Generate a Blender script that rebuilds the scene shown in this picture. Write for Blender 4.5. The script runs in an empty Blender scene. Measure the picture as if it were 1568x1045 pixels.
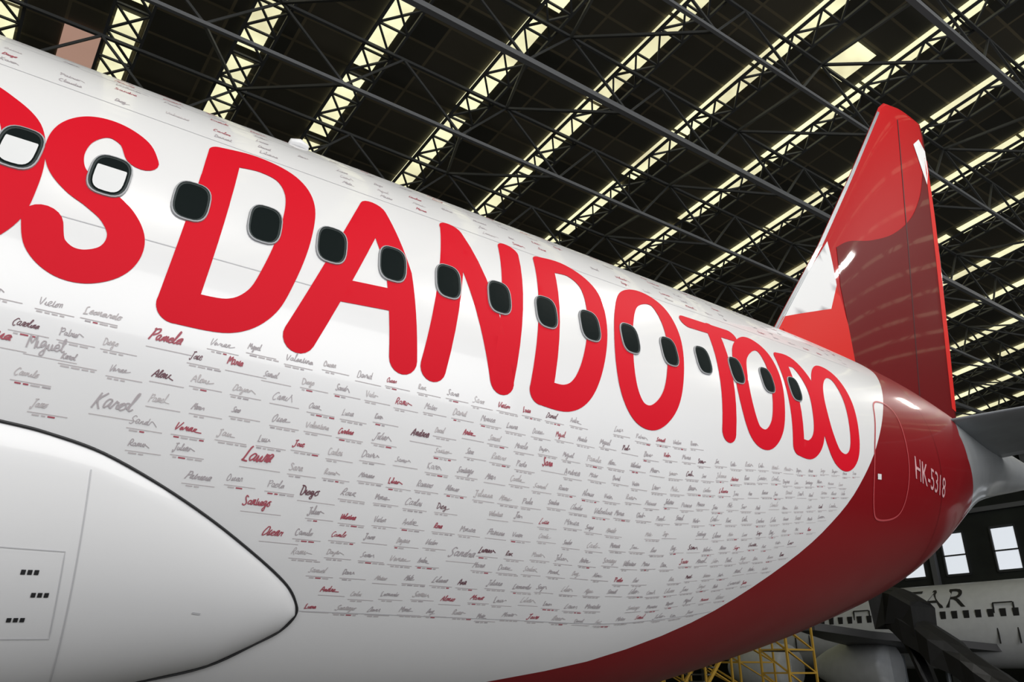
import bpy, math, random
from mathutils import Vector, Matrix
from mathutils.geometry import delaunay_2d_cdt
random.seed(11)
SC=bpy.context.scene
try:
    SC.view_settings.view_transform='Standard'; SC.view_settings.look='None'
except Exception: pass
rad=math.radians
# ------------------------------------------------------------------ materials
def mat(name,col,rough=.5,metal=0,coat=0,emit=0,noise=0,nscale=3,bump=0,bscale=20,coatr=.06,spec=.5):
    m=bpy.data.materials.new(name); m.use_nodes=True; nt=m.node_tree; b=nt.nodes["Principled BSDF"]
    b.inputs["Base Color"].default_value=(*col,1); b.inputs["Roughness"].default_value=rough
    b.inputs["Metallic"].default_value=metal; b.inputs["Coat Weight"].default_value=coat
    b.inputs["Coat Roughness"].default_value=coatr; b.inputs["Specular IOR Level"].default_value=spec
    if emit:
        b.inputs["Emission Color"].default_value=(*col,1); b.inputs["Emission Strength"].default_value=emit
    tc=nt.nodes.new("ShaderNodeTexCoord")
    if noise:
        n=nt.nodes.new("ShaderNodeTexNoise"); n.inputs["Scale"].default_value=nscale; n.inputs["Detail"].default_value=4
        nt.links.new(tc.outputs["Object"],n.inputs["Vector"])
        r=nt.nodes.new("ShaderNodeValToRGB")
        r.color_ramp.elements[0].position=.3; r.color_ramp.elements[1].position=.7
        r.color_ramp.elements[0].color=(*[c*(1-noise) for c in col],1); r.color_ramp.elements[1].color=(*[min(1,c*(1+noise*.5)) for c in col],1)
        nt.links.new(n.outputs["Fac"],r.inputs["Fac"]); nt.links.new(r.outputs["Color"],b.inputs["Base Color"])
        if emit: nt.links.new(r.outputs["Color"],b.inputs["Emission Color"])
    if bump:
        n=nt.nodes.new("ShaderNodeTexNoise"); n.inputs["Scale"].default_value=bscale
        nt.links.new(tc.outputs["Object"],n.inputs["Vector"])
        bp=nt.nodes.new("ShaderNodeBump"); bp.inputs["Strength"].default_value=bump; bp.inputs["Distance"].default_value=.02
        nt.links.new(n.outputs["Fac"],bp.inputs["Height"]); nt.links.new(bp.outputs["Normal"],b.inputs["Normal"])
    return m
WHITE=mat("white_paint",(.82,.82,.83),.3,0,.45,noise=.03,nscale=.8,bump=.02,bscale=1.5)
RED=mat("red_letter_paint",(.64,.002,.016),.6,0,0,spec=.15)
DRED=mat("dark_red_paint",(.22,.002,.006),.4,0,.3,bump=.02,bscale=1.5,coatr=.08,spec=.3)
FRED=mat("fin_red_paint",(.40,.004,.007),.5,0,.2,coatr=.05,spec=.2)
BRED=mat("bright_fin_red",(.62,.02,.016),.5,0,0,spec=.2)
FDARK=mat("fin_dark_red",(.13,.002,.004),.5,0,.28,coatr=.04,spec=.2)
FRAME=mat("window_frame_metal",(.38,.39,.41),.5,.1,0,spec=.3)
GLASS=mat("dark_window_glass",(.008,.012,.012),.5,0,0,spec=.02)
LIP=mat("window_inner_lip",(.05,.06,.06),.7,spec=.1)
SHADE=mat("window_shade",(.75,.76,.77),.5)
SEAM=mat("panel_seam",(.55,.55,.57),.5)
BLK=mat("black_seal",(.02,.02,.022),.5)
INKG=mat("ink_grey",(.43,.39,.41),.6)
INKR=mat("ink_red",(.40,.08,.11),.6)
INKD=mat("ink_dark",(.16,.07,.09),.6)
LINEG=mat("ink_line",(.54,.50,.51),.6)
GREY=mat("grey_alloy",(.22,.24,.26),.45,.2,.1,noise=.15)
CONE=mat("tailcone_alloy",(.50,.52,.54),.3,.4,.3,noise=.1)
STEEL=mat("truss_steel",(.055,.057,.058),.6,.1)
STEELG=mat("truss_steel_light",(.16,.165,.175),.55,.1)
YEL=mat("yellow_tube_paint",(.50,.30,.04),.5)
RUB=mat("tyre_rubber",(.02,.02,.02),.8)
BGW=mat("white_paint_far",(.66,.68,.70),.4,noise=.06)
# ------------------------------------------------------------------ mesh helpers
def make(name,vs,fs,mats,parent=None,midx=None,smooth=False,coll=None):
    me=bpy.data.meshes.new(name); me.from_pydata([tuple(v) for v in vs],[],fs); me.update()
    for m in (mats if isinstance(mats,(list,tuple)) else [mats]): me.materials.append(m)
    if midx:
        for p,i in zip(me.polygons,midx): p.material_index=i
    if smooth:
        for p in me.polygons: p.use_smooth=True
    ob=bpy.data.objects.new(name,me); SC.collection.objects.link(ob)
    if parent: ob.parent=parent
    return ob
def empty(name,loc=(0,0,0)):
    e=bpy.data.objects.new(name,None); SC.collection.objects.link(e); e.location=(0,0,0); return e
class MB:
    def __init__(s): s.v=[]; s.f=[]; s.m=[]
    def beam(s,a,b,w,h=None,mi=0):
        a=Vector(a);b=Vector(b); h=h or w; d=(b-a).normalized()
        up=Vector((0,0,1)) if abs(d.z)<.95 else Vector((1,0,0))
        x=d.cross(up).normalized()*w/2; y=x.cross(d).normalized()*h/2
        n=len(s.v)
        for p in (a,b):
            s.v+= [p-x-y,p+x-y,p+x+y,p-x+y]
        for f in ((0,1,5,4),(1,2,6,5),(2,3,7,6),(3,0,4,7),(3,2,1,0),(4,5,6,7)):
            s.f.append(tuple(n+i for i in f)); s.m.append(mi)
    def tube(s,path,rads,seg=12,mi=0,cap=True):
        n0=len(s.v)
        for i,p in enumerate(path):
            p=Vector(p); a=Vector(path[max(i-1,0)]); b=Vector(path[min(i+1,len(path)-1)]); d=(b-a).normalized()
            up=Vector((0,0,1)) if abs(d.z)<.95 else Vector((1,0,0))
            x=d.cross(up).normalized(); y=x.cross(d)
            r=rads[i] if isinstance(rads,(list,tuple)) else rads
            for k in range(seg):
                t=2*math.pi*k/seg; s.v.append(p+(x*math.cos(t)+y*math.sin(t))*r)
        for i in range(len(path)-1):
            for k in range(seg):
                a=n0+i*seg+k; b=n0+i*seg+(k+1)%seg
                s.f.append((a,b,b+seg,a+seg)); s.m.append(mi)
        if cap:
            s.f.append(tuple(n0+k for k in range(seg))[::-1]); s.m.append(mi)
            e=n0+(len(path)-1)*seg; s.f.append(tuple(e+k for k in range(seg))); s.m.append(mi)
    def quad(s,a,b,c,d,mi=0):
        n=len(s.v); s.v+=[Vector(a),Vector(b),Vector(c),Vector(d)]; s.f.append((n,n+1,n+2,n+3)); s.m.append(mi)
    def box(s,lo,hi,mi=0):
        s.beam(((lo[0]+hi[0])/2,lo[1],(lo[2]+hi[2])/2),((lo[0]+hi[0])/2,hi[1],(lo[2]+hi[2])/2),hi[0]-lo[0],hi[2]-lo[2],mi)
    def obj(s,name,mats,parent=None,smooth=False): return make(name,s.v,s.f,mats,parent,s.m,smooth)
def interp(x,T):
    if x<=T[0][0]: return T[0][1]
    for (a,p),(b,q) in zip(T,T[1:]):
        if x<=b: return p+(q-p)*(x-a)/(b-a)
    return T[-1][1]
def catmull(P,n=6,closed=False):
    out=[]; N=len(P); rng=range(N if closed else N-1)
    for i in rng:
        g=(lambda k:P[k%N]) if closed else (lambda k:P[min(max(k,0),N-1)])
        p0,p1,p2,p3=g(i-1),g(i),g(i+1),g(i+2)
        for k in range(n):
            t=k/n
            out.append(tuple(.5*((2*p1[j])+(-p0[j]+p2[j])*t+(2*p0[j]-5*p1[j]+4*p2[j]-p3[j])*t*t+(-p0[j]+3*p1[j]-3*p2[j]+p3[j])*t**3) for j in (0,1)))
    if not closed: out.append(tuple(P[-1]))
    return out
# ------------------------------------------------------------------ fuselage surface
YC=5.61
K=[(3,2.0,3.74),(4,1.99,3.75),(5.5,1.88,3.88),(7.5,1.67,4.11),(9.4,1.36,4.37),(12.3,.60,4.92),(14.4,.25,5.08),(15.2,.12,5.1)]
def prof(x):
    if x<-14:
        t=min(1,(-14-x)/5); return max(.03,2*math.sqrt(max(0,1-t**2.2))),3.74-.35*t*t
    if x<=3: return 2.0,3.74
    for i in range(len(K)-1):
        if x<=K[i+1][0]:
            p0=K[max(i-1,0)];p1=K[i];p2=K[i+1];p3=K[min(i+2,len(K)-1)]
            t=(x-p1[0])/(p2[0]-p1[0]); o=[]
            for j in (1,2):
                m1=(p2[j]-p0[j])/(p2[0]-p0[0]) if i>0 else 0
                m2=(p3[j]-p1[j])/(p3[0]-p1[0]); h=p2[0]-p1[0]
                o.append((2*t**3-3*t*t+1)*p1[j]+(t**3-2*t*t+t)*h*m1+(-2*t**3+3*t*t)*p2[j]+(t**3-t*t)*h*m2)
            return o
    return .12,5.1
def S(x,th,off=0):       # th in degrees, 0 = near side horizontal
    r,z=prof(x); r+=off; a=rad(th)
    return Vector((x,YC-r*math.cos(a),z+r*math.sin(a)))
def SV(x,v,off=0): return S(x,math.degrees(v/2),off)
BD=[(-90,.5),(-75,1.55),(-58.4,3.10),(-54.4,3.59),(-50.4,4.10),(-45.2,4.74),(-37,5.36),(-28.1,5.96),(-17.2,6.5),(-4.6,6.95),(8.2,7.35),(22.5,7.79),(34,8.12),(42.1,8.33),(49.5,8.3),(60,8.1),(90,8.0)]
def bd(th):
    if th>90: th=180-th
    return sum(interp(th+d,BD) for d in (-3,-1.5,0,1.5,3))/5
GD=[(-90,10.9),(-30,10.6),(0,10.15),(15,10.15),(30,10.6),(48,12.6),(90,12.75)]
plane=empty("passenger_airplane")
def fus():
    vs=[];fs=[];mi=[]; NT=144
    cols=[]
    for k in range(NT):
        th=-90+360*k/NT; tt=th if th<=90 else 180-th; b=bd(tt); g=interp(tt,GD)
        xs=[-19+(b+19)*i/90 for i in range(90)]+[b+(g-b)*i/40 for i in range(40)]+[g+(15.2-g)*i/22 for i in range(23)]
        cols.append(xs); vs+=[S(x,th) for x in xs]
    n=len(cols[0])
    for k in range(NT):
        k2=(k+1)%NT
        for i in range(n-1):
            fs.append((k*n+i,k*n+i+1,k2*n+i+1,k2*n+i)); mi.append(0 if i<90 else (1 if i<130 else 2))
    fs.append(tuple(k*n+n-1 for k in range(NT))); mi.append(2)
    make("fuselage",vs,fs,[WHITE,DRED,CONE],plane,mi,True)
fus()
# ------------------------------------------------------------------ painted shapes conformed to the skin
def cdt_region(edgeloops,inside,step,mapf,name,m,parent,flip=False):
    vs=[];ed=[]
    for L in edgeloops:
        n=len(vs); vs+=[Vector((p[0],p[1])) for p in L]; ed+=[(n+i,n+(i+1)%len(L)) for i in range(len(L))]
    x0=min(p.x for p in vs);x1=max(p.x for p in vs);y0=min(p.y for p in vs);y1=max(p.y for p in vs)
    x=x0+step/2
    while x<x1:
        y=y0+step/2
        while y<y1:
            if inside((x,y)): vs.append(Vector((x,y)))
            y+=step
        x+=step
    V,E,Fc,_,_,_=delaunay_2d_cdt(vs,ed,[],0,1e-5)
    fs=[]
    for f in Fc:
        c=(sum(V[i].x for i in f)/len(f),sum(V[i].y for i in f)/len(f))
        if inside(c): fs.append(tuple(f) if not flip else tuple(f)[::-1])
    return make(name,[mapf(v.x,v.y) for v in V],fs,m,parent,None,True)
def segd(p,a,b):
    dx=b[0]-a[0];dy=b[1]-a[1];L=dx*dx+dy*dy
    t=0 if L==0 else max(0,min(1,((p[0]-a[0])*dx+(p[1]-a[1])*dy)/L))
    return math.hypot(p[0]-a[0]-t*dx,p[1]-a[1]-t*dy)
def outline(P,w,closed=False):
    N=len(P); nr=[]
    for i in range(N):
        a=P[(i-1)%N] if closed else P[max(i-1,0)]; b=P[(i+1)%N] if closed else P[min(i+1,N-1)]
        dx=b[0]-a[0];dy=b[1]-a[1];l=math.hypot(dx,dy) or 1; nr.append((-dy/l,dx/l))
    Lf=[(p[0]+n[0]*w,p[1]+n[1]*w) for p,n in zip(P,nr)]; Rt=[(p[0]-n[0]*w,p[1]-n[1]*w) for p,n in zip(P,nr)]
    if closed: return [Lf,Rt]
    def cap(c,n,s):
        a0=math.atan2(n[1],n[0]); return [(c[0]+w*math.cos(a0-s*math.pi*k/10),c[1]+w*math.sin(a0-s*math.pi*k/10)) for k in range(1,10)]
    return [Lf+cap(P[-1],nr[-1],1)+Rt[::-1]+cap(P[0],(-nr[0][0],-nr[0][1]),1)]
def V2(P): return [(x,2*rad(t)) for x,t in P]
W0=.086
def letter(name,strokes):
    loops=[];cl=[]
    for P,closed,sm,w in strokes:
        P=V2(P); 
        if sm: P=catmull(P,8,closed)
        else:
            Q=[]
            for a,b in zip(P,P[1:]): Q+=[(a[0]+(b[0]-a[0])*k/8,a[1]+(b[1]-a[1])*k/8) for k in range(8)]
            P=Q+[P[-1]]
        loops+=outline(P,w,closed); cl.append((P+[P[0]] if closed else P,w))
    def ins(p):
        return any(min(segd(p,a,b) for a,b in zip(P,P[1:]))<w-.0004 for P,w in cl)
    cdt_region(loops,ins,.05,lambda x,y:SV(x,y,.003),name,RED,plane)
letter("letter_o",[([(-.27,24),(-.16,22.6),(-.06,19.6),(-.02,14.5),(-.02,9.5),(-.05,4.6),(-.15,.9),(-.27,-.4),(-.40,1.5),(-.46,7),(-.45,14),(-.38,20.5)],True,1,W0)])
letter("letter_s",[([(.46,20.4),(.42,23.4),(.33,25.0),(.24,24.3),(.165,21.4),(.135,17.6),(.155,14.2),(.22,12),(.30,10.7),(.39,8.8),(.445,6.2),(.445,3.6),(.40,1.4),(.31,0),(.22,0.1),(.145,1.8),(.115,4.8)],False,1,W0*.93)])
letter("letter_d",[([(.87,28.5),(.71,-2.3)],0,0,W0),([(.87,28.5),(1.06,29.8),(1.22,28.2),(1.285,23),(1.25,14.7),(1.17,6.3),(1.09,1.0),(.95,-1.9),(.71,-2.3)],0,1,W0)])
letter("letter_a",[([(1.31,-2.5),(1.765,28)],0,0,W0),([(1.765,28),(1.87,14),(1.90,-2.1)],0,0,W0),([(1.47,6.8),(1.86,7.8)],0,0,.072)])
letter("letter_n",[([(2.34,30.4),(2.09,-2.3)],0,0,W0*.95),([(2.34,30.4),(2.56,-1.7)],0,0,W0),([(2.80,30.5),(2.56,-1.7)],0,0,W0*.95)])
letter("letter_d",[([(3.10,30.1),(2.85,-1.9)],0,0,W0),([(3.10,30.1),(3.32,30.9),(3.455,26.5),(3.42,17.2),(3.31,7.3),(3.19,.7),(3.05,-2),(2.85,-1.9)],0,1,W0)])
letter("letter_o",[([(4.10,31.0),(4.235,28.8),(4.235,20.4),(4.12,9.5),(4.0,2.4),(3.83,-1.6),(3.68,-1.0),(3.60,3.6),(3.61,11),(3.71,20),(3.88,27.6)],1,1,W0)])
letter("letter_t",[([(4.52,26.6),(5.12,26.9)],0,0,.072),([(4.86,26.7),(4.66,-1.8)],0,0,W0)])
letter("letter_o",[([(5.37,26.1),(5.52,24.4),(5.53,17.3),(5.44,8.3),(5.33,1.1),(5.17,-2.3),(5.01,-.7),(4.95,5.6),(4.98,13.3),(5.11,21)],1,1,W0)])
letter("letter_d",[([(5.79,23.6),(5.63,-2.8)],0,0,W0),([(5.79,23.6),(6.0,23.3),(6.10,15.5),(6.05,6.2),(5.97,-.3),(5.82,-3.4),(5.63,-2.8)],0,1,W0)])
letter("letter_o",[([(6.52,23.8),(6.70,22.4),(6.75,15.1),(6.69,5.0),(6.60,-3.0),(6.44,-6),(6.26,-3.9),(6.16,3.4),(6.18,12.3),(6.31,19.4)],1,1,W0)])
# ribbons ---------------------------------------------------------------------
class Rib(MB):
    def line(s,P,w,mapf,mi=0,closed=False):
        P=list(P)
        if closed: P=P+[P[0]]
        n0=len(s.v)
        for i,p in enumerate(P):
            a=P[max(i-1,0)];b=P[min(i+1,len(P)-1)]
            if closed and i in (0,len(P)-1): a=P[-2];b=P[1]
            dx=b[0]-a[0];dy=b[1]-a[1];l=math.hypot(dx,dy) or 1
            nx=-dy/l*w/2;ny=dx/l*w/2
            s.v.append(mapf(p[0]+nx,p[1]+ny)); s.v.append(mapf(p[0]-nx,p[1]-ny))
        for i in range(len(P)-1):
            n=n0+2*i; s.f.append((n,n+1,n+3,n+2)); s.m.append(mi)
def lin(a,b,n): return [(a[0]+(b[0]-a[0])*i/n,a[1]+(b[1]-a[1])*i/n) for i in range(n+1)]
m1=lambda x,v:SV(x,v,.0015)
sm=Rib()
for th,xa,xb in ((-42.6,1.66,4.9),(6.2,-10,1.6),(32.8,-10,7.6),(45,-10,8.0)):
    sm.line(V2(lin((xa,th),(xb,th),60)),.005,m1,0)
sm.obj("panel_seams",[SEAM],plane)
# roof antenna blade
an=MB(); an.tube([S(1.40,55.5,-.02),S(1.42,55.5,.015),S(1.47,55.5,.025),S(1.52,55.5,.015),S(1.54,55.5,-.02)],[.008,.025,.03,.025,.008],12)
an.obj("dorsal_antenna",[WHITE],plane,True)
# windows ---------------------------------------------------------------------
wx=[-.04+.3745*i for i in range(11)]+[4.11,4.51,4.93,5.36,5.78]
wx=[-.04-.3745*i for i in range(1,20)][::-1]+wx
def sup(t,a,b,e=3.2):
    c=math.cos(t);s=math.sin(t); return (math.copysign(abs(c)**(2/e),c)*a,math.copysign(abs(s)**(2/e),s)*b)
wb=MB()
for x0 in wx:
    r,zc=prof(x0); zw=3.74+2*math.sin(rad(15)); th=math.degrees(math.asin((zw-zc)/r)) if x0<4.3 else interp(x0,[(4.3,15.1),(4.94,14.5),(5.37,14.0),(5.8,13.4)])
    v0=2*rad(th); n=28
    rings=[(.092,.136,.001),(.090,.134,.010),(.084,.128,.011),(.081,.125,.006),(.074,.118,.0064),(.036,.057,.0080)]
    n0=len(wb.v)
    for a,b,o in rings:
        for k in range(n):
            p=sup(2*math.pi*k/n,a,b,3.0); wb.v.append(SV(x0+p[0]+p[1]*.10,v0+p[1],o))
    for j in range(5):
        for k in range(n):
            a=n0+j*n+k;b=n0+j*n+(k+1)%n; wb.f.append((a,b,b+n,a+n)); wb.m.append((0,0,1,1,2)[j])
    c0=len(wb.v); wb.v.append(SV(x0,v0,.0084)); e=n0+5*n
    for k in range(n): wb.f.append((e+k,e+(k+1)%n,c0)); wb.m.append(2)
    if -.2<x0<.5 or x0<-1 and random.random()<.4:   # lowered shade
        m0=len(wb.v); pts=[]
        for k in range(n):
            p=sup(2*math.pi*k/n,.066,.108); y=min(p[1],.050); pts.append(SV(x0+p[0]+y*.1,v0+y,.0095))
        wb.v+=pts+[SV(x0-.003,v0-.03,.0125)]
        for k in range(n): wb.f.append((m0+k,m0+(k+1)%n,m0+n)); wb.m.append(3)
wb.obj("cabin_windows",[FRAME,LIP,GLASS,SHADE],plane,False)
# belly fairing -----------------------------------------------------------------
UP=[(-10,-15.5),(-4,-16.5),(-2,-17.6),(-.5,-19.2),(.15,-20.5),(.35,-21.2),(.56,-22.6),(.83,-25.8),(1.10,-29.8),(1.37,-34.6),(1.54,-38.2),(1.62,-41),(1.645,-43.2)]
LO=[(-10,-96),(-2,-88),(-.5,-73),(.5,-63.5),(.99,-57.7),(1.30,-53.9),(1.50,-48.9),(1.6,-46.2),(1.645,-43.2)]
def fair(x,t,extra=0):
    u=interp(x,UP);l=interp(x,LO); th=u+(l-u)*t
    h=.16*min(1,((1.645-x)/1.5))**.55 if x<1.645 else 0
    return S(x,th,.006+extra+h*max(0,math.sin(math.pi*t))**.75)
vs=[];fs=[];nx=70;nt=30
for i in range(nx+1):
    x=1.645-(1-(i/nx))**2.2*11.5
    for j in range(nt+1): vs.append(fair(x,j/nt))
for i in range(nx):
    for j in range(nt):
        a=i*(nt+1)+j; fs.append((a,a+1,a+nt+2,a+nt+1))
make("belly_fairing",vs,fs,WHITE,plane,None,True)
ed=catmull([p for p in UP if p[0]>-3]+[p for p in LO[::-1] if p[0]>-3][1:],5)
tb=MB(); tb.tube([S(x,t,.010) for x,t in ed],.0068,6); tb.obj("fairing_seal",[BLK],plane,True)
def fx(x,th):
    u=interp(x,UP);l=interp(x,LO); return fair(x,(th-u)/(l-u),.003)
fr=Rib()
mf=lambda x,v:fx(x,math.degrees(v/2))
fr.line(V2(lin((.52,-24.5),(.64,-61),40)),.005,mf,0)
fr.line(V2(lin((-.8,-32.8),(.5,-33.8),14)+lin((.5,-33.8),(.54,-45),12)[1:]+lin((.54,-45),(-.8,-44),14)[1:]),.004,mf,0)
for x,t in ((.40,-36.3),(.46,-39),(.40,-42.2)):
    for q in range(3):
        fr.line(V2(lin((x-.04+q*.024,t),(x-.023+q*.024,t),2)),.02,mf,1)
fr.line(V2(lin((1.10,-41.5),(1.14,-41.7),2)),.010,mf,0)
fr.obj("fairing_markings",[SEAM,BLK],plane)
# signatures: little single-line handwriting alphabet ------------------------------
GL={'a':([(.8,.9),(.4,1),(.1,.5),(.35,0),(.75,.4),(.8,.95),(.8,.2),(1.05,.05)],1.1),'e':([(.1,.45),(.7,.6),(.5,1),(.15,.7),(.2,.1),(.6,0),(.9,.3)],.9),
'i':([(.1,.2),(.3,1),(.35,.1),(.6,.1)],.6),'l':([(.1,.2),(.45,1.9),(.25,2),(.2,.3),(.45,0),(.65,.2)],.65),
'm':([(.1,.1),(.2,1),(.25,0),(.5,.95),(.65,.9),(.65,0),(.9,.95),(1.05,.9),(1.1,.1),(1.3,.1)],1.35),'n':([(.1,.1),(.2,1),(.25,0),(.5,.95),(.7,.85),(.72,.1),(.95,.1)],1.0),
'o':([(.5,1),(.1,.6),(.3,0),(.75,.3),(.6,.95),(.95,.9)],.95),'r':([(.1,.1),(.25,1),(.3,.8),(.65,.95),(.6,.2),(.8,.1)],.8),
's':([(.1,.1),(.55,1),(.3,.6),(.65,.2),(.2,0),(.8,.15)],.8),'u':([(.1,.9),(.2,.1),(.5,0),(.7,.9),(.72,.1),(.95,.1)],1.0),
'd':([(.75,.9),(.3,1),(.1,.4),(.4,0),(.75,.5),(.85,2),(.8,.1),(1.05,.1)],1.1),'g':([(.75,.9),(.3,1),(.1,.5),(.4,.1),(.75,.6),(.75,-.8),(.4,-1),(.3,-.6),(1,.2)],1.05),
'v':([(.1,.9),(.4,0),(.75,1),(.95,.9)],1.0),'c':([(.7,.8),(.35,1),(.1,.5),(.35,0),(.8,.2)],.85),'t':([(.2,.3),(.4,1.7),(.35,.1),(.65,.1)],.65),
'y':([(.1,.9),(.3,.2),(.65,.3),(.75,.95),(.6,-.8),(.3,-1),(.3,-.5),(.95,.2)],1.0)}
CAP={'P':[[(.2,0),(.3,2.1),(.1,1.8),(.9,2.1),(1.1,1.5),(.35,1.0)]],'L':[[(.6,2.1),(.3,1.9),(.3,.2),(.1,0),(1.1,.1)]],'K':[[(.2,2),(.2,0)],[(1,2),(.25,1),(1.1,0)]],
'A':[[(0,0),(.6,2.1),(1,0)],[(.2,.8),(.95,.8)]],'M':[[(.05,0),(.3,2),(.7,.7),(1.1,2),(1.3,0)]],'J':[[(.2,2),(1.1,2),(.7,2),(.7,.1),(.3,-.4),(0,.1)]],
'C':[[(1,1.8),(.5,2.1),(.1,1),(.5,0),(1.1,.3)]],'D':[[(.3,2),(.25,0),(.9,.3),(1.1,1.2),(.7,2),(.1,1.9)]],'V':[[(.05,2),(.5,0),(1.1,2.1)]],
'S':[[(1,1.8),(.5,2.1),(.3,1.5),(.9,.6),(.5,0),(0,.3)]],'R':[[(.2,0),(.3,2.1),(.9,1.9),(.8,1.2),(.3,1),(1.1,0)]],'O':[[(.6,2),(.1,1.2),(.3,0),(1,.6),(.9,1.8),(.5,2)]]}
NAMES="Pamela Laura Karol Oscar Diego Valentina Sandra Andrea Camilo Maria Juliana Mateo Daniel Lucia Santiago Ana Carlos Marcela Luisa Miguel Jairo Sara Viviana Leonardo Mariana Rosa Carolina Alonso David Sergio Monica Paola Liliana Jose Victor Claudia Ramiro Samuel Dayana Patricia".split()
sg=Rib()
FB=lambda th: interp(-th,[(20.5,.15),(21.2,.35),(22.6,.56),(25.8,.83),(29.8,1.1),(34.6,1.37),(38.2,1.54),(60,1.7)]) if th<-19 else -3
def write(name,x0,v0,u,w,mi,off=.0022,cut=True):
    mp=lambda x,v:SV(x,v,off)
    sh=random.uniform(.05,.5); cond=random.uniform(.75,1.15); px=0; jt=.12
    T=lambda p:(x0+(p[0]*cond+p[1]*sh)*u, v0+p[1]*u+.04*u*px)
    i=0
    if name[0] in CAP:
        for st in CAP[name[0]]:
            sg.line([T(p) for p in catmull([(a+random.uniform(-jt,jt),b+random.uniform(-jt,jt)) for a,b in st],3)],w*1.1,mp,mi)
        px=1.25;i=1
    pts=[]
    for ch in name[i:]:
        g,a=GL.get(ch,GL['n']); k=random.uniform(.8,1.15); am=random.uniform(.8,1.2)
        pts+=[(px+p[0]*k+random.uniform(-jt,jt)*.6,p[1]*am+random.uniform(-jt,jt)*.6) for p in g]; px+=a*k
    if cut and random.random()<.5 and px>3: pts=pts[:int(len(pts)*.75)]+[(px+.2,random.uniform(-.3,.6))]
    sg.line([T(p) for p in catmull(pts,3)],w,mp,mi)
SPEC=[("Pamela",.62,-7.6,1,.028,.0065),("Laura",1.14,-21.0,1,.034,.007),("Karol",.46,-17.2,0,.034,.006),("Oscar",1.33,-31.0,1,.024,.005),("Maria",.98,-8.6,1,.020,.005),
    ("Andrea",2.0,-13.6,2,.020,.005),("Santiago",1.20,-27.0,1,.022,.005),("Diego",1.46,-24.6,2,.024,.005),("Sara",2.9,-14.6,1,.024,.006),("Lucia",-.02,-11.3,1,.026,.006),("Miguel",.17,-11.5,0,.026,.005),("Sandra",2.4,-31.5,0,.026,.005)]
def busy(x,th):
    for b,X,T,m,s,w in SPEC:
        if X-.15<x<X+len(b)*s*.8+.01 and abs(th-.1-T)<2.1: return True
    return False
th=-6.2; ri=0
while th>-42.3:
    x=max(-1.2,FB(th-1)+.08)+random.uniform(0,.1)
    while True:
        xm=bd(th)-.22
        if x>xm: break
        if ri==0 and x>4.3: break
        if random.random()<.97 and not busy(x,th):
            mi=random.choices([0,3,1,2],[.58,.28,.08,.06])[0]
            u=random.uniform(.013,.018)
            v=2*rad(th)+random.uniform(-.012,.012)
            write(random.choice(NAMES),x,v,u,random.choice([.003,.0036,.0042]) if mi in(0,3) else random.choice([.0032,.004,.0046]),mi)
            sg.line([(x-.005,v-.021),(x+.07,v-.0212),(x+.145,v-.0215)],.0038,m1,3)
            if random.random()<.85:
                q=x+random.uniform(0,.02)
                for _ in range(random.randint(2,4)):
                    l=random.uniform(.015,.035); sg.line([(q,v-.030),(q+l,v-.0302)],.0065,m1,random.choice([3,3,3,3,3,0,1])); q+=l+.008
        x+=random.uniform(.168,.198)
    th-=3.0; ri+=1
for th in (34.5,37,40,43,46,49,52):
    x=-1.0
    while x<7.5:
        if random.random()<.7: write(random.choice(NAMES),x,2*rad(th),.018,.0042,random.choice([0,0,3,1]))
        x+=.26
for b,x,t,m,s,w in SPEC:
    write(b,x,2*rad(t),s,w,m,.003,False); sg.line([(x,2*rad(t)-.03),(x+.2,2*rad(t)-.031)],.0035,m1,3)
sg.obj("passenger_signatures",[INKG,INKR,INKD,LINEG],plane)
def text(body,size,mapf,name,m,parent,shear=0,dens=0):
    c=bpy.data.curves.new("tmp","FONT"); c.body=body; c.size=size; c.shear=shear; c.resolution_u=3
    o=bpy.data.objects.new("tmp",c); SC.collection.objects.link(o); bpy.context.view_layer.update()
    me=bpy.data.meshes.new_from_object(o.evaluated_get(bpy.context.evaluated_depsgraph_get()))
    vs=[mapf(v.co.x,v.co.y) for v in me.vertices]; fs=[tuple(p.vertices) for p in me.polygons]
    bpy.data.objects.remove(o); bpy.data.meshes.remove(me)
    return make(name,vs,fs,m,parent)
text("HK-5318",.34,lambda X,Y:S(7.96+X*.74,-9.6-X*.74*9.2+Y*36,.006),"registration_marking",mat("marking_pink",(.62,.35,.37),.5),plane,.1)
# aft door outline ---------------------------------------------------------------
dr=Rib()
DP=catmull([(7.50,17.5),(7.72,17),(7.84,13),(7.84,3),(7.80,-10),(7.70,-19.5),(7.52,-23),(7.16,-23),(7.02,-20),(6.97,-12),(7.04,-1),(7.22,9.5),(7.34,15.5)],6,True)
dr.line(V2(DP),.020,lambda x,v:SV(x,v,.004),0,True)
dr.line(V2([(7.05,-9.5),(7.13,-9.6)]),.06,lambda x,v:SV(x,v,.005),1)
dr.line(V2(lin((8.9,-60),(8.6,60),40)),.008,lambda x,v:SV(x,v,.004),2)
dr.obj("aft_door_outline",[mat("door_trim_red",(.50,.07,.08),.4,0,.1),SHADE,FDARK],plane)
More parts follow.
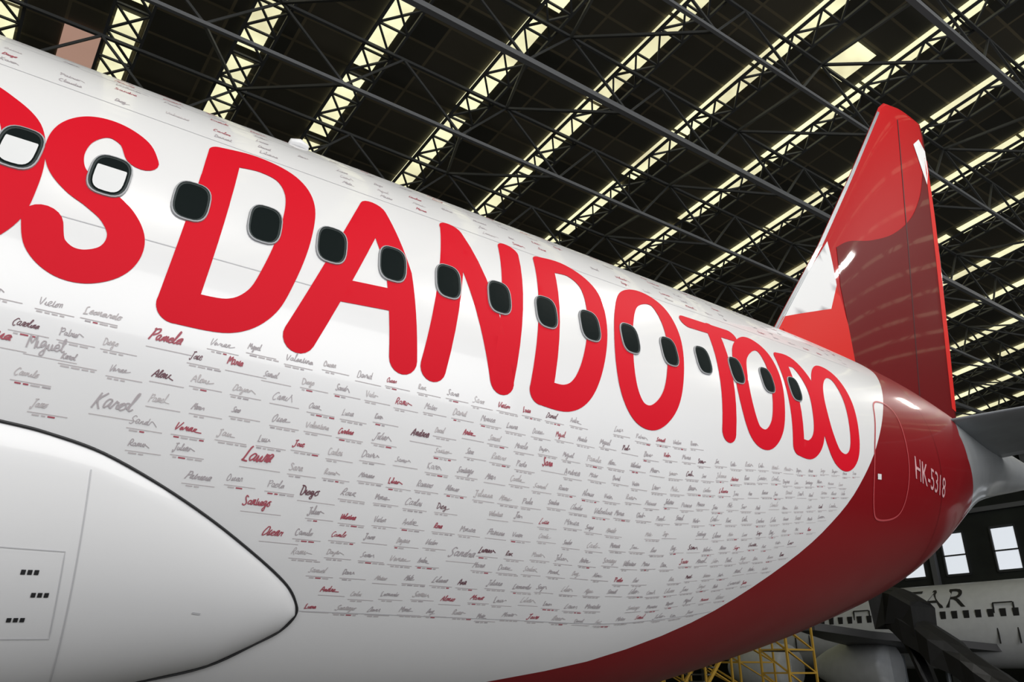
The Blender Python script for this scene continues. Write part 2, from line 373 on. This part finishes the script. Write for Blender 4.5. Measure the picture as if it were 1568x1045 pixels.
# ------------------------------------------------------------------ vertical fin
LE=[(5.0,7.35),(5.75,7.92),(6.32,8.36),(7.78,9.56),(9.55,10.88),(11.65,12.40),(11.85,12.62),(11.97,13.1)]
TE=[(5.0,12.55),(5.68,12.72),(7.21,13.09),(8.81,13.48),(10.41,13.76),(11.7,13.98),(11.97,13.95)]
def finp(z,u,side=-1,off=0):
    a=interp(z,LE);b=interp(z,TE);c=b-a
    t=.10*c*2.6*(.2969*math.sqrt(max(u,0))-.126*u-.3516*u*u+.2843*u**3-.1036*u**4)*1.0
    return Vector((a+c*u,YC+side*(t+off),z))
zs=[5.0+i*.2 for i in range(33)]+[11.6,11.65,11.75,11.85,11.92,11.97]
us=[(i/24)**1.7 for i in range(25)]
vs=[];fs=[]
ring=[(u,-1) for u in us]+[(u,1) for u in us[::-1][1:-1]]
for z in zs: vs+=[finp(z,u,s) for u,s in ring]
n=len(ring)
for i in range(len(zs)-1):
    for k in range(n): a=i*n+k;b=i*n+(k+1)%n; fs.append((a,b,b+n,a+n))
fs.append(tuple(range((len(zs)-1)*n,len(zs)*n)))
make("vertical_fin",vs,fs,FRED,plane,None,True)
def findecal(P,name,m,off,sm=0):
    if sm: P=catmull(P,6,True)
    else:
        Q=[]
        for i in range(len(P)): Q+=lin(P[i],P[(i+1)%len(P)],6)[:-1]
        P=Q
    def ins(p):
        c=False
        for i in range(len(P)):
            a=P[i];b=P[i-1]
            if (a[1]>p[1])!=(b[1]>p[1]) and p[0]<(b[0]-a[0])*(p[1]-a[1])/(b[1]-a[1])+a[0]: c=not c
        return c
    def mp(x,z):
        a=interp(z,LE);b=interp(z,TE); return finp(z,min(1,max(.0,(x-a)/(b-a))),-1,off)
    cdt_region([P],ins,.15,mp,name,m,plane)
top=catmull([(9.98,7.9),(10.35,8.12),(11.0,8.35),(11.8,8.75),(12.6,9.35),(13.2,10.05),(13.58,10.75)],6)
findecal([(9.85,5.6),(9.85,7.2)]+top+[(13.66,10.41),(13.38,8.81),(12.99,7.21),(12.6,5.4)],"fin_dark_band",FDARK,.006)  # darker red band of the fin livery
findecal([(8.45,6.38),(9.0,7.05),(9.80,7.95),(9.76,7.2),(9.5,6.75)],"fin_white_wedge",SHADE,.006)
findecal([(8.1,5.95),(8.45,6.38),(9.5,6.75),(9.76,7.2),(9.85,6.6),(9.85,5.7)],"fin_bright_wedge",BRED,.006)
findecal([(13.40,11.25),(13.70,11.5),(13.88,11.3),(13.80,10.8),(13.62,10.45)],"fin_tip_patch",SHADE,.009)
ru=Rib()
def fm(x,z):
    a=interp(z,LE);b=interp(z,TE); return finp(z,min(1,(x-a)/(b-a)),-1,.009)
ru.line(lin((12.95,11.6),(11.5,5.6),20),.02,fm,0)
ru.line(lin((13.86,11.1),(12.72,5.9),20),.16,fm,1)
ru.line([(interp(5.9+i*.28,LE)+.03,5.9+i*.28) for i in range(21)],.045,fm,2)
ru.obj("rudder_hinge_line",[BLK,BRED,GREY],plane)
# ------------------------------------------------------------------ stabilisers
def stab(sgn,name):
    vs=[];fs=[];R=14;us=[(i/14)**1.5 for i in range(15)]
    ring=[(u,1) for u in us]+[(u,-1) for u in us[::-1][1:-1]];n=len(ring)
    for i in range(R+1):
        s=i/R; y=YC+sgn*(.2+s*5.8); a=9.9+s*3.4; b=12.7+s*2.1; z=5.02+s*.55; c=b-a
        for u,k in ring:
            t=.075*c*2.5*(.2969*math.sqrt(u)-.126*u-.3516*u*u+.2843*u**3-.1036*u**4)
            vs.append((a+c*u,y,z+k*t))
    for i in range(R):
        for k in range(n): p=i*n+k;q=i*n+(k+1)%n; fs.append((p,q,q+n,p+n))
    fs.append(tuple(range(R*n,R*n+n))); make(name,vs,fs,GREY,plane,None,True)
stab(-1,"near_stabiliser"); stab(1,"far_stabiliser")
# landing gear
lg=MB()
for x,yy in ((-4,YC-1.9),(-4,YC+1.9),(-14.5,YC)):
    lg.tube([(x,yy,.55),(x,yy,3.0)],.12,12)
    for s in (-.3,.3):
        pr=[(-.16,.3),(-.16,.46),(-.1,.55),(.1,.55),(.16,.46),(.16,.3)]
        lg.tube([(x,yy+s+p[0]*.9,.55) for p in pr],[p[1] for p in pr],28,1)
lg.obj("landing_gear",[GREY,RUB],plane,False)
# ------------------------------------------------------------------ HANGAR
c8=math.cos(rad(8));s8=math.sin(rad(8))
def Rf(x,h,u): return Vector((x,h*c8+u*s8,-h*s8+u*c8+2.1))
X0,X1=-26,48; H0,H1=-24,44
# roof
rm=bpy.data.materials.new("roof_deck"); rm.use_nodes=True; nt=rm.node_tree; b=nt.nodes["Principled BSDF"]; b.inputs["Roughness"].default_value=.8
tc=nt.nodes.new("ShaderNodeTexCoord"); wv=nt.nodes.new("ShaderNodeTexWave"); wv.inputs["Scale"].default_value=1.2; wv.bands_direction='X'
nt.links.new(tc.outputs["Object"],wv.inputs["Vector"])
br=nt.nodes.new("ShaderNodeTexBrick"); br.inputs["Scale"].default_value=.35; br.inputs["Color1"].default_value=(.066,.057,.038,1); br.inputs["Color2"].default_value=(.028,.027,.020,1); br.inputs["Mortar"].default_value=(.12,.10,.06,1)
br.inputs["Mortar Size"].default_value=.012; br.offset=0
nt.links.new(tc.outputs["Object"],br.inputs["Vector"]); nt.links.new(br.outputs["Color"],b.inputs["Base Color"])
bp=nt.nodes.new("ShaderNodeBump"); bp.inputs["Strength"].default_value=.6; nt.links.new(wv.outputs["Fac"],bp.inputs["Height"]); nt.links.new(bp.outputs["Normal"],b.inputs["Normal"])
rb=MB(); 
a,bq,c,d=Rf(X0,H0,15.1),Rf(X1,H0,15.1),Rf(X1,H1,15.1),Rf(X0,H1,15.1)
rb.quad(a,bq,c,d); up=Vector((0,0,.2)); rb.quad(a+up,d+up,c+up,bq+up)
rb.obj("ceiling",[rm])
# skylight strips
SKY=mat("skylight_sheet",(.96,.88,.54),.6,emit=1.1,noise=.34,nscale=.8)
PINK=mat("tinted_roof_panel",(.55,.33,.25),.6,emit=.6)
sx=[-22,-19,-16.2,-13.3,-10.4,-7.4,-4.4,-1.1,1.1,3.5,5.9,8.7,11.4,14.2,17.2,20.1,23.1,26.1,29,31.8,34.7,37.6,40.5,43.4]
sb=MB()
for i,x in enumerate(sx):
    h=H0+1
    while h<H1-3:
        L=random.uniform(2.0,3.2)
        sb.quad(Rf(x-.26,h,15.04),Rf(x+.26,h,15.04),Rf(x+.26,h+L,15.04),Rf(x-.26,h+L,15.04)); h+=L+random.choice([.08,.15,.35])
sb.quad(Rf(15.6,5.2,15.03),Rf(16.5,5.2,15.03),Rf(16.5,6.2,15.03),Rf(15.6,6.2,15.03))
sb.quad(Rf(.0,14.3,15.03),Rf(.75,14.3,15.03),Rf(.75,15.5,15.03),Rf(.0,15.5,15.03),1)
sb.obj("window_skylights",[SKY,PINK])
# trusses
tr=MB()
for x in sx:
    w=.36
    for sgn in (-1,1): tr.beam(Rf(x+sgn*w,H0+1,14.75),Rf(x+sgn*w,H1-1,14.75),.06)
    h=H0+1;k=0
    while h<34:
        tr.beam(Rf(x-w,h,14.75),Rf(x+w,h+.8,14.75),.045); 
        if k%2: tr.beam(Rf(x+w,h,14.75),Rf(x-w,h+.8,14.75),.045)
        tr.beam(Rf(x-w,h,14.75),Rf(x+w,h,14.75),.045)
        h+=.8;k+=1
hs=[-18,-12,-6,-2.2,.6,3.3,6.0,8.65,11.2,14,17,20.5,25,31,38]
for j,h in enumerate(hs):
    big=(j%2==1)
    tr.beam(Rf(X0,h,13.1),Rf(X1,h,13.1),.13 if big else .08,None,1); tr.beam(Rf(X0,h,14.7),Rf(X1,h,14.7),.07,None,0)
    x=X0+.6;k=0
    while x<X1-1.5:
        tr.beam(Rf(x,h,13.1 if k%2 else 14.7),Rf(x+1.45,h,14.7 if k%2 else 13.1),.05,None,0)
        if k%2==0 and j+1<len(hs):
            tr.beam(Rf(x+1.45,h,13.1),Rf(x+(2.9 if k%4 else 0),hs[j+1],14.7),.06,None,1 if k%4 else 0)
        x+=1.45;k+=1
tr.obj("roof_trusses",[STEEL,STEELG])
# walls, floor
WALL=mat("dark_wall_cladding",(.022,.026,.022),.8,noise=.4,nscale=.7)
FLR=mat("concrete_floor",(.13,.13,.125),.5,noise=.3,nscale=.4)
fl=MB(); fl.box((X0,-24,-.2),(X1+.3,47,0)); fl.obj("floor",[FLR])
wl=MB(); wl.box((X1,-24,0),(X1+.3,47,19.5)); wl.obj("wall_end",[WALL])
wl=MB(); wl.box((X0,45.6,0),(X1,46,11.2)); wl.obj("wall_back",[WALL])
wl=MB(); wl.box((X0-.3,-24,0),(X0,47,19.5)); wl.obj("wall_left",[WALL])
PANE=mat("daylit_pane",(.85,.90,.97),.4,emit=.7)
wp=MB()
for y in (14.0,17.0,20.0,22.8,25.3,27.8):
    wp.box((X1-.06,y-.6,7.2),(X1-.02,y+.6,9.4),0)
    for q in (-.65,.65): wp.beam((X1-.1,y+q,7.1),(X1-.1,y+q,9.5),.08,None,1)
    for q in (7.1,8.2,9.5): wp.beam((X1-.1,y-.65,q),(X1-.1,y+.65,q),.08,None,1)
wp.obj("window_1",[PANE,STEEL])
gr=MB()
for z in (3.5,6.5,10.5): gr.beam((X1-.2,-20,z),(X1-.2,45,z),.2,.25,0)
for y in range(-18,45,6): gr.beam((X1-.25,y,0),(X1-.25,y,12 if y>20 else 16),.3,.3,0)
gr.obj("trim_1",[STEELG])
# ------------------------------------------------------------------ far aircraft
bg=empty("parked_airliner")
BX=41;BR=1.9;BZ=4.1
mb=MB()
ys=[6,6.3,7,8,9.5,11.5,14,30,33,36,39,42]; rs=[.05,.5,.95,1.35,1.7,1.87,1.9,1.9,1.75,1.3,.8,.25]; zz=[3.6,3.65,3.75,3.9,4.0,4.08,4.1,4.1,4.2,4.5,4.8,5.0]
mb.tube([(BX,y,z) for y,z in zip(ys,zz)],rs,48); mb.obj("hull",[BGW],bg,True)
w2=MB()
y=9
while y<32:
    w2.box((BX-BR,y,BZ+.22),(BX-BR+.12,y+.24,BZ+.55),0)
    y+=.53
for y in (12.5,16.6,23.4,27): 
    for a,b2 in (((y,3.2),(y,4.9)),((y+.85,3.2),(y+.85,4.9)),((y,4.9),(y+.85,4.9))):
        w2.beam((BX-BR+.02,a[0],a[1]),(BX-BR+.08,b2[0],b2[1]),.05,None,0)
w2.obj("cabin_windows",[BLK],bg)
text("STAR",1.25,lambda X,Y:(BX-math.sqrt(1.93**2-min(1.9,.72+Y)**2),22.6-X*1.35,BZ+.72+Y),"hull_lettering",BLK,bg)
def slab(mb,P,t,mi=0):
    n=len(mb.v); k=len(P)
    mb.v+=[Vector(p)+Vector((0,0,t/2)) for p in P]+[Vector(p)-Vector((0,0,t/2)) for p in P]
    mb.f.append(tuple(n+i for i in range(k))); mb.m.append(mi); mb.f.append(tuple(n+k+i for i in range(k))[::-1]); mb.m.append(mi)
    for i in range(k):
        j=(i+1)%k; mb.f.append((n+i,n+k+i,n+k+j,n+j)); mb.m.append(mi)
wg=MB(); slab(wg,[(40,17.5,3.0),(33,19.8,3.5),(30.6,20.8,3.8),(30.6,21.6,3.8),(33,22.0,3.5),(40,23.5,3.0)],.3)
wg.obj("wing",[mat("wing_grey_far",(.10,.10,.105),.5)],bg)
en=MB()
for (ex,ey) in ((36,22.4),(36,27.6)):
    pr=[(-1.5,.85),(-1.6,.98),(-1.4,1.1),(-.5,1.18),(.6,1.1),(1.4,.8),(2.0,.5)]
    en.tube([(ex,ey+p[0],2.25) for p in pr],[p[1] for p in pr],32,0,False)
    en.tube([(ex,ey-1.3,2.25),(ex,ey-1.2,2.25)],.85,24,1)
    en.tube([(ex,ey-1.55,2.25),(ex,ey-1.2,2.25)],[.05,.3],16,0)
en.obj("engine_nacelles",[BGW,BLK],bg,True)
tf=MB(); tf.v=[Vector(p) for p in ((BX-.15,34,5.7),(BX-.15,38,5.4),(BX-.1,41.5,9.8),(BX-.1,39.5,9.8),(BX+.15,34,5.7),(BX+.15,38,5.4),(BX+.1,41.5,9.8),(BX+.1,39.5,9.8))]
tf.f=[(0,1,2,3),(7,6,5,4),(0,4,5,1),(1,5,6,2),(2,6,7,3),(3,7,4,0)];tf.m=[0]*6
tf.obj("tail_fin",[BGW],bg)
gg=MB()
for x,y in ((BX,10),(BX-2,22),(BX+2,22)):
    gg.tube([(x,y,.5),(x,y,2.8)],.12,10); gg.tube([(x-.35,y,.5),(x+.35,y,.5)],.5,24,1)
gg.obj("gear",[GREY,RUB],bg)
# black-tarpaulined belt loader: a draped inclined boom on a wheeled chassis
cv=MB(); TARP=mat("black_tarpaulin",(.012,.012,.013),.5,bump=1,bscale=2)
def drape(P,hw,top,bot,seed):
    rnd=random.Random(seed); prof_=[(-1,-1),(-1.05,.1),(-.8,.8),(0,1.05),(.8,.8),(1.05,.1),(1,-1)]
    n0=len(cv.v);m=len(prof_)
    for i,(x,y,z) in enumerate(P):
        for a,b in prof_:
            k=1+rnd.uniform(-.14,.14); cv.v.append(Vector((x+a*hw*k,y+rnd.uniform(-.08,.08),z+(b*top if b>0 else b*bot)*k)))
    for i in range(len(P)-1):
        for k in range(m-1):
            a=n0+i*m+k; cv.f.append((a,a+1,a+1+m,a+m)); cv.m.append(0)
        a=n0+i*m; cv.f.append((a,a+m,a+2*m-1,a+m-1)); cv.m.append(0)
    cv.f.append(tuple(n0+k for k in range(m))); cv.m.append(0); e=n0+(len(P)-1)*m; cv.f.append(tuple(e+k for k in range(m))); cv.m.append(0)
drape([(31,17.7-.45*i,4.55-.36*i) for i in range(10)],.8,.38,.75,3)
drape([(31,17.8,4.7),(31,17.4,4.85),(31,16.9,4.75),(31,16.4,4.3)],.9,.25,1.1,5)
drape([(31,17.2,3.9),(31,17.0,3.0),(31,16.6,2.0),(31,16.3,1.1)],.45,.3,.4,8)
cv.box((29.9,12.6,.45),(32.1,17.2,.95)) 
for yy in (13.4,16.4):
    for xx in (29.95,31.75): cv.tube([(xx,yy,.42),(xx+.3,yy,.42)],.42,20,1)
cv.obj("covered_belt_loader",[TARP,RUB],None,False)
# ------------------------------------------------------------------ yellow dock
yd=MB()
def tower(x,y,w,d,h,lv):
    for a in (0,w):
        for b in (0,d): yd.beam((x+a,y+b,0),(x+a,y+b,h),.06)
    for k in range(1,lv+1):
        z=h*k/lv
        for a in (0,w): yd.beam((x+a,y,z),(x+a,y+d,z),.05); yd.beam((x+a,y,z-h/lv),(x+a,y+d,z),.04)
        for b in (0,d): yd.beam((x,y+b,z),(x+w,y+b,z),.05); yd.beam((x,y+b,z),(x+w,y+b,z-h/lv),.04)
    yd.box((x,y,h*(lv-1)/lv-.05),(x+w,y+d,h*(lv-1)/lv),1)
tower(20.5,18.6,2,2.2,3.4,4);tower(22.5,16.4,1.4,1.0,3.4,5);tower(25,20.3,2,1.6,4.0,5)
for k in range(12):
    t=k/12; yd.beam((20.4-t*2.4,17.2,.2+2.4*(1-t)),(20.4-t*2.4,18.1,.2+2.4*(1-t)),.22,.04,1)
for yy in (17.2,18.1):
    yd.beam((20.4,yy,2.5),(18,yy,.1),.09); yd.beam((20.4,yy,3.5),(18,yy,1.1),.05)
    for k in range(4): t=k/3; yd.beam((20.4-2.4*t,yy,2.5-2.4*t),(20.4-2.4*t,yy,3.5-2.4*t),.045)
yd.obj("maintenance_dock",[YEL,mat("dock_deck",(.10,.10,.09),.7)])
# ------------------------------------------------------------------ lights
def area(name,loc,rot,sx_,sy_,p,col=(1,1,1)):
    l=bpy.data.lights.new(name,"AREA"); l.shape='RECTANGLE'; l.size=sx_; l.size_y=sy_; l.energy=p; l.color=col
    o=bpy.data.objects.new(name,l); SC.collection.objects.link(o); o.location=loc; o.rotation_euler=rot; return o
area("daylight_hangar_door",(-4,-20,11),(rad(85),0,0),46,10,6200,(1,.99,.975))
for i,(x,y) in enumerate(((2,-5),(10,-5),(12.1,1.6),(22,-1.7),(30,6),(-8,-5))):  # unseen lamps added for highlights; the small ones put streaks on the fin
    area("added_highlight_lamp",(x,y,15.0),(0,0,0),.6 if i in(2,3) else 2.5,1.2 if i in (2,3) else .5,380,(1,.97,.92))
w=bpy.data.worlds.new("World"); SC.world=w; w.use_nodes=True; bgn=w.node_tree.nodes["Background"]
bgn.inputs[0].default_value=(.80,.87,1,1); bgn.inputs[1].default_value=.4
# ------------------------------------------------------------------ camera
cd=bpy.data.cameras.new("camera"); cam=bpy.data.objects.new("camera",cd); SC.collection.objects.link(cam)
cam.location=(0,0,2.1); cam.rotation_euler=(rad(90+22.53),0,rad(53.9-90)); cd.sensor_width=36; cd.lens=1219/1568*36; cd.clip_end=300
SC.camera=cam
